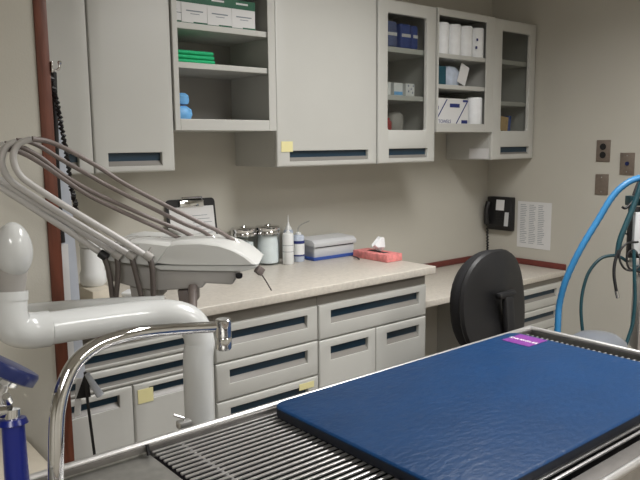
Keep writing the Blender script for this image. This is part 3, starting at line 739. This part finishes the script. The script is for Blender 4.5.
# ------------------------------------------------------------------ dental unit
P0 = Vector((-.946, -1.30, 0))
r = thing('dental_unit', P0, 'white dental delivery unit arm on a round post behind the steel table', 'dental unit')
elbow_l = at(3, 326, 1.39)
post_top = at(199, 318, 1.66)
PT = Vector((P0.x, P0.y, post_top.z))
# post rising and bending over to the left
arm = [Vector((P0.x, P0.y, .04)), Vector((P0.x, P0.y, .6)), Vector((P0.x, P0.y, .93)), at(199.5, 341, 1.66), at(191, 322, 1.65), at(172, 315, 1.63), at(145, 315.5, 1.60), at(100, 321, 1.53), at(48, 328.5, 1.45)]
MB().tube(arm, [.036]*5+[.036, .0355, .035, .035], 28).build('arm', 'white_enamel', r)
MB().lathe([(0, 0), (.16, 0), (.16, .02), (.06, .04), (.05, .08), (0, .08)], (P0.x, P0.y, .001), 32).build('floor_base', 'white_enamel', r)
el = [at(48.5, 328.5, 1.449), at(30, 330.5, 1.425), at(15, 327, 1.40), at(9.5, 316, 1.39), at(9, 299, 1.39)]
MB().tube(el, [.038, .038, .0375, .0355, .0345], 28).build('elbow', 'white_enamel', r)
MB().tube([at(9, 300, 1.39), at(9, 291, 1.39)], [.0365, .0365], 28, smooth=False).build('collar', 'white_enamel', r)
MB().tube([at(11, 293, 1.385), at(12, 268, 1.38)], [.026, .030], 24, smooth=False).build('neck', 'unit_grey', r)
# rounded control knob
kb = at(13.5, 250, 1.37)
MB().lathe([(0, -.056)]+[(.036*math.cos(a)*(1-.06*math.sin(a)), .056*math.sin(a)) for a in [math.radians(d) for d in range(-80, 81, 10)]]+[(0, .056)], kb, 28).build('knob', 'white_enamel', r)
# second pale link arm behind
MB().tube([at(30, 312, 1.72), at(70, 309, 1.72), at(120, 306, 1.72), at(165, 304, 1.73)], .022, 18).build('link_arm', 'white_enamel', r)
# valve on post
bb = at(184, 424, 1.60)
s = MB().box(bb.x-.016, bb.x+.016, bb.y-.012, bb.y+.012, bb.z-.009, bb.z+.009, .004)
s.tube([bb+Vector((0, 0, .006)), bb+Vector((.0, 0, .014)), bb+Vector((-.02, .01, .024))], .003, 8, smooth=False)
s.build('valve', 'steel', r)
# neck under head
D = 1.75
MB().tube([at(192, 316, 1.72), at(193, 286, 1.76)], .012, 14, smooth=False).build('head_stem', 'hose_taupe', r)
def hp(u, v, b=0): return at(u, v, D+b)
def slab(name, m_, pts, b0, b1, bev=.004, par=None):
    return MB().prism(pts, lambda a, c: hp(a, c, b0), lambda a, c: hp(a, c, b0)+Vector((.634, .773, 0))*(b1-b0), bev).build(name, m_, par)
slab('stem_block', 'hose_taupe', [(177, 290), (196, 289), (196, 303), (190, 305), (179, 304)], .03, .09, .004, r)
head = r
slab('head_box', 'unit_grey', [(103, 257), (135, 262), (168, 266), (237, 270), (233, 285), (204, 283.5), (203, 288), (160, 291), (138, 288.5), (106, 280)], .012, .20, .006, r)['label'] = 'grey lower box of the instrument head'
# main cap, lofted so that it narrows towards the back and rounds at the tip
def loft(name, m_, sections, par):
    t = bmesh.new(); R = [[t.verts.new(q) for q in sec] for sec in sections]
    for A, B in zip(R, R[1:]):
        for i in range(len(A)): t.faces.new((A[i], A[(i+1) % len(A)], B[(i+1) % len(A)], B[i]))
    t.faces.new(R[0]); t.faces.new(R[-1][::-1]); bmesh.ops.recalc_face_normals(t, faces=t.faces[:])
    return MB().add(t).build(name, m_, par, angle=30)
cap = [(150, 262), (152, 252), (160, 245), (176, 241), (200, 240.5), (220, 243), (236, 248.5), (249, 256), (258.5, 264), (245, 264.6), (200, 264.4), (170, 264)]
cc = Vector((205, 258))
def sec(pts, k, b, kz=1): return [at(cc.x+(u-cc.x)*k, cc.y+4+(v-cc.y-4)*kz, D)+Vector((.634, .773, 0))*b for u, v in pts]
loft('head_cap', 'unit_white', [sec(cap, .90, -.012, .86), sec(cap, .96, -.008, .94), sec(cap, 1, .004), sec(cap, 1, .10), sec(cap, .97, .17, .95), sec(cap, .9, .20, .8)], r)
face = [(168, 264), (176, 255), (188, 247), (200, 244.5), (216, 246), (232, 251), (247, 258), (257, 264)]
lip = [(150, 265.2), (258.5, 265.2), (256, 268), (243, 271.5), (200, 271), (160, 270)]
slab('head_lip', 'unit_white', lip, -.004, .18, .0025, r)
side = [(102, 258), (104, 246), (112, 240), (124, 238.5), (150, 243), (152, 262), (150, 270), (148, 287), (140, 289), (104, 281)]
lc = [(102, 259), (103, 251), (108, 245), (117, 240), (130, 238), (150, 239.5), (172, 243), (160, 262), (152, 266), (126, 263)]
cl = Vector((135, 256))
def sec2(k, b, kz): return [at(cl.x+(u-cl.x)*k, cl.y+(v-cl.y)*kz, D)+Vector((.634, .773, 0))*b for u, v in lc]
loft('holder_shell', 'unit_white', [sec2(.93, -.016, .8), sec2(.98, -.010, .92), sec2(1, .002, 1), sec2(1, .10, 1), sec2(.97, .15, .97)], r)
for P3 in (((148, 258), (150, 250), (156, 244), (171, 240.5)), ((134, 254), (137, 247), (144, 241.5), (160, 238)), ((121, 249), (126, 243.5), (134, 239.5), (150, 237)), ((109, 247), (114, 242.5), (121, 239), (138, 236.5))):
    MB().tube([hp(*P3[0], -.020), hp(*P3[1], -.016), hp(*P3[2], .0), hp(*P3[3], .05)], [.002, .0035, .004, .003], 10).build('holder_rib', 'unit_grey', r)
slab('lower_block', 'unit_grey', [(129, 284), (160, 290), (160, 299), (131, 297)], .03, .12, .004, r)
# instrument tip at the right end
tp = [hp(254, 266, .01), hp(262, 272, .01)]
MB().box(-.010, .010, -.008, .008, -.010, .010, .002, rot=Matrix.Translation(hp(259.5, 270.5, .01)) @ Matrix.Rotation(.7, 4, 'Y')).build('tip_joint', 'hose_taupe', r)
MB().tube([hp(262, 275, .01), hp(266, 281, .01), hp(271.5, 290.5, .01)], .0018, 8, smooth=False).build('tip_rod', 'hose_dark', r)
MB().lathe([(0, 0), (.006, 0), (.009, .004), (.009, .012), (.004, .014), (0, .014)], hp(239, 276, .0)+Vector((0, 0, -.006)), 14).build('adjust_knob', 'black_soft', r)
# white curved tray edge behind the cap
MB().tube([hp(168, 229, .19), hp(176, 232, .19), hp(186, 238, .19), hp(192, 243, .19)], [.002, .009, .012, .008], 12).build('bracket_cover', 'unit_white', r)

# instrument hoses
TA = [
 ([(32, 139), (20, 143), (14, 152), (14, 163), (20, 175), (32, 185), (60, 203), (90, 221), (120, 239), (148, 257)], [(32, 139), (50, 142), (75, 153.5), (100, 168), (125, 184), (160, 202.5), (200, 222.5), (220, 232), (237, 243)]),
 ([(17, 141), (7, 146), (2, 157), (3, 168), (10, 180), (25, 191), (60, 213), (95, 234), (130, 255)], [(17, 141), (27, 141), (42, 147.5), (62, 160), (87, 174), (112, 188), (160, 212), (185, 224), (202, 231), (216, 241)]),
 ([(5, 144), (-8, 150), (-13, 160), (-10, 171), (0, 180), (35, 203), (70, 224), (117, 254.5)], [(5, 144), (21, 147), (40, 157), (62, 174), (87, 189), (112, 201), (140, 213.5), (160, 222), (180, 230), (195, 238)]),
 ([(2, 148), (-15, 155), (-21, 166), (-15, 176), (0, 187), (35, 209.5), (70, 232), (102, 254)], [(2, 148), (22, 153), (45, 166), (65, 180), (87, 194.5), (112, 207), (138, 219), (158, 228), (175, 236), (186, 241)]),
]
names4 = ('nearest and topmost of the four', 'second of the four from the top', 'third of the four from the top', 'lowest of the four')
for k, (A, B) in enumerate(TA):
    n = len(A); nb = len(B)
    # distance along: loop apex at 1.62, front end 1.735, back end 1.9
    ap = 1.60+.0*k
    pa_ = [at(u, v, 1.60+(1.728-1.60)*i/(n-1)*(1)-.05*math.sin(PI*i/(n-1))) for i, (u, v) in enumerate(A)]
    pb_ = [at(u, v, 1.60+(1.86-1.60)*i/(nb-1)) for i, (u, v) in enumerate(B)]
    MB().tube(pa_, [.0070, .0074]+[.0080]*(n-2), 14).build('whip_arm', 'hose_white', head)['label'] = 'pale grey whip arm, '+names4[k]
    MB().tube(pb_, [.0070, .0060, .0057]+[.0055]*(nb-3), 12).build('return_hose', 'hose_taupe', head)['label'] = 'taupe hose running to the back of the head, '+names4[k]
for k, (a, b, c) in enumerate((((148, 255), (152, 268), (153.5, 302)), ((131, 254), (135, 270), (143, 303)), ((117, 254), (118, 272), (115.5, 303)), ((103, 254), (109, 272), (113, 302)))):
    MB().tube([hp(*a, -.028), hp(*b, -.028), hp(*c, -.02)], [.0075, .0068, .0065], 10).build('hanging_hose', 'hose_dark', head)
    MB().tube([hp(a[0]-3, a[1]-1, -.028), hp(a[0]+4, a[1]+4, -.028)], .011, 12, smooth=False).build('hose_clamp', 'black_soft' if k == 3 else 'unit_grey', head)
s = MB().tube([hp(213, 236.5, .09), hp(217, 241.5, .09)], .004, 10, smooth=False); s.tube([hp(235, 240, .10), hp(239, 244, .10)], .0045, 10, smooth=False); s.build('hose_ferrule', 'chrome', head)

# ------------------------------------------------------------------ things hanging by the wooden post
hk = on(51, 66, 1, -.80); hk.x = -1.0862
r = thing('coat_hook', (hk.x, -.80, hk.z-.02), 'small metal hook fixed to the wooden corner post', 'hook')
s = MB(); s.box(hk.x, hk.x+.004, -.81, -.79, hk.z-.018, hk.z+.012, .001); s.tube([(hk.x+.003, -.80, hk.z-.008), (hk.x+.014, -.80, hk.z-.012), (hk.x+.024, -.80, hk.z-.004), (hk.x+.026, -.80, hk.z+.008)], .0035, 10)
s.lathe([(0, -.006), (.004, -.005), (.006, 0), (.004, .005), (0, .006)], (hk.x+.026, -.80, hk.z+.01), 12)
s.build('hook', 'chrome', r)
cp = [(50.5, 76), (54, 90), (58.5, 110), (62, 130), (66, 150), (69, 170), (72, 190), (75, 202), (76.5, 213)]
pts = [on(u, v, 1, -.775) for u, v in cp]
pts, _ = catmull(pts, .004, 14)
co = []
for i, q_ in enumerate(pts): co.append(q_+Vector((.0042*math.cos(i*1.9), .0042*math.sin(i*1.9), 0)))
tag(MB().tube(co, .0048, 6, smooth=False).build('coiled_hose', 'black'), 'black coiled cord hanging down beside the wooden corner post', 'cord')
cp = [(48.5, 72), (50, 110), (51, 150), (52.5, 185), (55, 215), (57.5, 243)]
tag(MB().tube([on(u, v, 1, -.745)+Vector((.012, 0, 0)) for u, v in cp], .010, 10).build('black_cable', 'black'), 'thick black cable hanging tight along the wooden corner post', 'cable')
def strip(name, m_, pts, y, th, label, catg):
    t = bmesh.new(); A = []
    for (u0, u1, v) in pts:
        a = on(u0, v, 1, y); b = on(u1, v, 1, y); A.append([t.verts.new(a), t.verts.new(b), t.verts.new(b+Vector((0, th, 0))), t.verts.new(a+Vector((0, th, 0)))])
    for p_, q_ in zip(A, A[1:]):
        for i in range(4): t.faces.new((p_[i], p_[(i+1) % 4], q_[(i+1) % 4], q_[i]))
    t.faces.new(A[0]); t.faces.new(A[-1][::-1]); bmesh.ops.recalc_face_normals(t, faces=t.faces[:])
    return tag(MB().add(t).build(name, m_), label, catg)
strip('hanging_sleeve', 'pale_strap', [(51.5, 54.5, 82), (53, 60, 110), (54.5, 65, 140), (56, 69, 175), (59, 72, 205), (62, 75, 240), (66, 80, 300), (69, 83, 350), (71, 86, 378)], -.725, .012, 'long pale blue-grey sleeve hanging beside the wooden corner post', 'sleeve')
strip('white_channel', 'white_plastic', [(59.5, 68, 244), (62, 71, 300), (64.5, 74, 350), (65, 74, 362)], -.745, .008, 'white plastic channel fixed low beside the wooden corner post', 'channel')
# things dangling under the arm
r = thing('dangling_tool', on(90, 455, 1, -.90), 'black dangling handpiece cord with a pale tube, behind the faucet', 'cord')
r.location = on(93, 452, 1, -.9)
MB().tube([on(85, 372, 1, -.90), on(87.5, 400, 1, -.90), on(95.5, 462, 1, -.90)], .0042, 8).build('rod', 'black', r)
MB().prism([(84, 375), (88, 374), (91, 397), (76, 399)], lambda a, b: on(a, b, 1, -.89), lambda a, b: on(a, b, 1, -.87), .002).build('bracket', 'black_soft', r)
MB().tube([on(87, 374, 1, -.92), on(93, 384, 1, -.92), on(100, 395, 1, -.92)], [.007, .009, .011], 12).build('pale_tube', 'pale_strap', r)
MB().prism([(76, 380), (83, 378), (80.5, 415), (74, 417)], lambda a, b: on(a, b, 1, -.86), lambda a, b: on(a, b, 1, -.85), .001).build('white_strap', 'paper', r)

# cream cabinet on the left against the wall
q = on(35, 445, 2, .74)
r = thing('side_cabinet', (-1.55, -1.05, 0), 'low cream cabinet against the plain wall at the far left', 'cabinet')
box('body', 'cream', r, -1.9, -1.275, -1.30, -.835, 0, .715, smooth=False)
MB().box(-1.91, -1.265, -1.31, -.834, .7155, .74, .003).build('top', 'cream', r)
box('door', 'cream', r, -1.89, -1.285, -1.312, -1.3005, .08, .705, smooth=False)

# ------------------------------------------------------------------ anaesthesia stand at the right
SD = 2.75
def sp(u, v, d=0): return at(u, v, SD+d)
pc = sp(637, 300)
r = thing('anaesthesia_stand', (pc.x+.02, pc.y, 0), 'tall anaesthesia machine stand with flow meters at the right edge', 'medical stand')
bx = pc.x+.02; by = pc.y
MB().tube([(bx, by, .05), (bx, by, 1.35)], .013, 16, smooth=False).build('pole', 'chrome', r)
for k in range(4):
    a = PI/4+k*PI/2
    g = MB().tube([(bx, by, .09), (bx+.20*math.cos(a), by+.20*math.sin(a), .06)], .014, 10, smooth=False).build('base_leg', 'steel', r)
    MB().lathe([(0, -.015), (.022, -.015), (.026, 0), (.022, .015), (0, .015)], (bx+.20*math.cos(a), by+.20*math.sin(a), .0265), 14, rot=Matrix.Rotation(PI/2, 4, 'X')).build('caster', 'black', g)
Rz = Matrix.Rotation(math.atan2(CR.y, CR.x), 4, 'Z')
def rbox(name, m_, u0, u1, v0, v1, dz, th, bev=.003):
    a = sp(u0, v1, dz); b = sp(u1, v0, dz); w_ = (Vector((b.x-a.x, b.y-a.y, 0))).length
    return MB().box(0, w_, 0, th, 0, b.z-a.z, bev, rot=Matrix.Translation(a) @ Rz).build(name, m_, r)
rbox('back_plate', 'black', 627.5, 662, 206, 258, 0, .02)
rbox('meter_block', 'grey_plastic', 633.5, 637, 212, 254, -.03, .025)
rbox('flow_tube', 'clear_plastic', 639.5, 645, 212, 250, -.03, .02)
rbox('flow_tube', 'clear_plastic', 647, 653, 212, 250, -.03, .02)
rbox('gauge_body', 'teal_hose', 630, 660, 196, 206, -.02, .05)
rbox('lower_block', 'steel', 633, 655, 258, 268, -.01, .04)
rbox('teal_fitting', 'teal_hose', 636, 650, 266, 272, -.03, .03)
rbox('canister', 'steel', 637, 660, 275, 352, 0, .08, .01)
MB().lathe([(0, 0), (.03, 0), (.032, .004), (.032, .018), (.028, .022), (0, .022)], sp(643, 196, -.02), 24, rot=Matrix.Rotation(PI/2, 4, 'X')).build('pressure_gauge', 'chrome', r)
s = MB(); s.tube([sp(622, 207, -.02), sp(626, 208, -.02), sp(634, 200, -.02)], .005, 8); s.tube([sp(624, 233, -.0), sp(631, 235, 0)], .004, 8, smooth=False); s.build('side_bracket', 'black', r)
# hoses belonging to the stand
def hose(name, m_, pts, rad, label, catg, rings=False, seg=12, d=0):
    return tag(MB().tube([sp(*q_) for q_ in pts], rad, seg, rings=rings).build(name, m_), label, catg)
hose('breathing_tube', 'blue_hose', [(668, 172, -.05), (645, 176.5, -.05), (628, 182.5, -.05), (613, 196, -.04), (598, 220, -.03), (580, 250, -.02), (566, 280, 0), (559.5, 304, .02), (558, 322, .02), (557, 345, .02)], .0122, 'bright blue corrugated breathing tube curving down from the stand', 'hose', rings=True, seg=16)
hose('black_hose', 'teal_hose', [(642, 182, -.06), (634, 205, -.06), (627, 222, -.06), (620, 240, -.06), (617.5, 255, -.06)], .011, 'thick dark teal hose coming down the left side of the stand', 'hose')
r2 = thing('gas_line', sp(616, 300), 'thin black gas line ending in a metal connector, hanging free', 'hose')
MB().tube([sp(619, 250, -.08), sp(615, 262, -.08), (sp(614, 275, -.08)), sp(616.5, 292, -.08)], .006, 10).build('line', 'black_soft', r2)
MB().tube([sp(616.3, 291, -.08), sp(618, 298, -.08)], .0075, 10, smooth=False).build('connector', 'chrome', r2)
hose('looped_hose', 'teal_hose', [(628, 262, .03), (620, 257, .03), (612, 255.5, .03), (600, 259, .03), (589, 272, .03), (583, 290, .03), (581, 308, .03), (582, 325, .03), (584, 345, .03)], .0065, 'thin dark teal hose making a wide loop left of the stand', 'hose')
hose('drop_hose', 'teal_hose', [(634, 250, -.1), (634.5, 275, -.1), (635, 300, -.1), (633, 322, -.1), (629, 336, -.1), (624, 350, -.1)], .007, 'dark teal hose dropping straight down beside the stand pole', 'hose')
hose('coiled_line', 'black', [(638, 242, -.07), (626, 244, -.09), (619, 255, -.09), (624, 268, -.09), (634, 270, -.09), (641, 262, -.08), (634, 250, -.055), (627, 256, -.05), (629, 268, -.05), (640, 272, -.05)], .0042, 'short black line looped over itself in front of the stand', 'hose')
hose('strap_line', 'black', [(644, 172, .03), (638, 184, .03), (633, 197, .03), (629, 206, .03)], .007, 'black strap angled down to the top of the stand', 'strap')

# stool behind the table corner
sc = at(597, 350, 2.36)
r = thing('round_stool', (sc.x, sc.y, 0), 'round stool with a domed shiny grey seat behind the table corner', 'stool')
zt = at(596, 332, 2.36).z
MB().lathe([(0, -.07), (.085, -.07), (.098, -.062), (.10, -.05), (.092, -.028), (.064, -.008), (.03, -.001), (0, 0)], (sc.x, sc.y, zt), 36).build('seat', 'stool_grey', r)
MB().lathe([(0, .1), (.025, .1), (.025, zt-.071), (0, zt-.071)], (sc.x, sc.y, 0), 18).build('column', 'chrome', r)
for k in range(5):
    a = 2*PI*k/5+.2; d = Vector((math.cos(a), math.sin(a), 0)); b_ = Vector((sc.x, sc.y, .11))
    g = MB().tube([b_, b_+d*.17-Vector((0, 0, .04))], .012, 10, smooth=False).build('base_leg', 'steel', r)
    w_ = b_+d*.17; w_.z = .024
    MB().lathe([(0, -.014), (.02, -.014), (.024, 0), (.02, .014), (0, .014)], w_, 12, rot=Matrix.Rotation(PI/2, 4, 'X')).build('caster', 'black', g)

# ------------------------------------------------------------------ output look
vs = SC.view_settings; vs.view_transform = 'Standard'; vs.look = 'None'; vs.exposure = 0.25; vs.gamma = 1; vs.use_curve_mapping = False
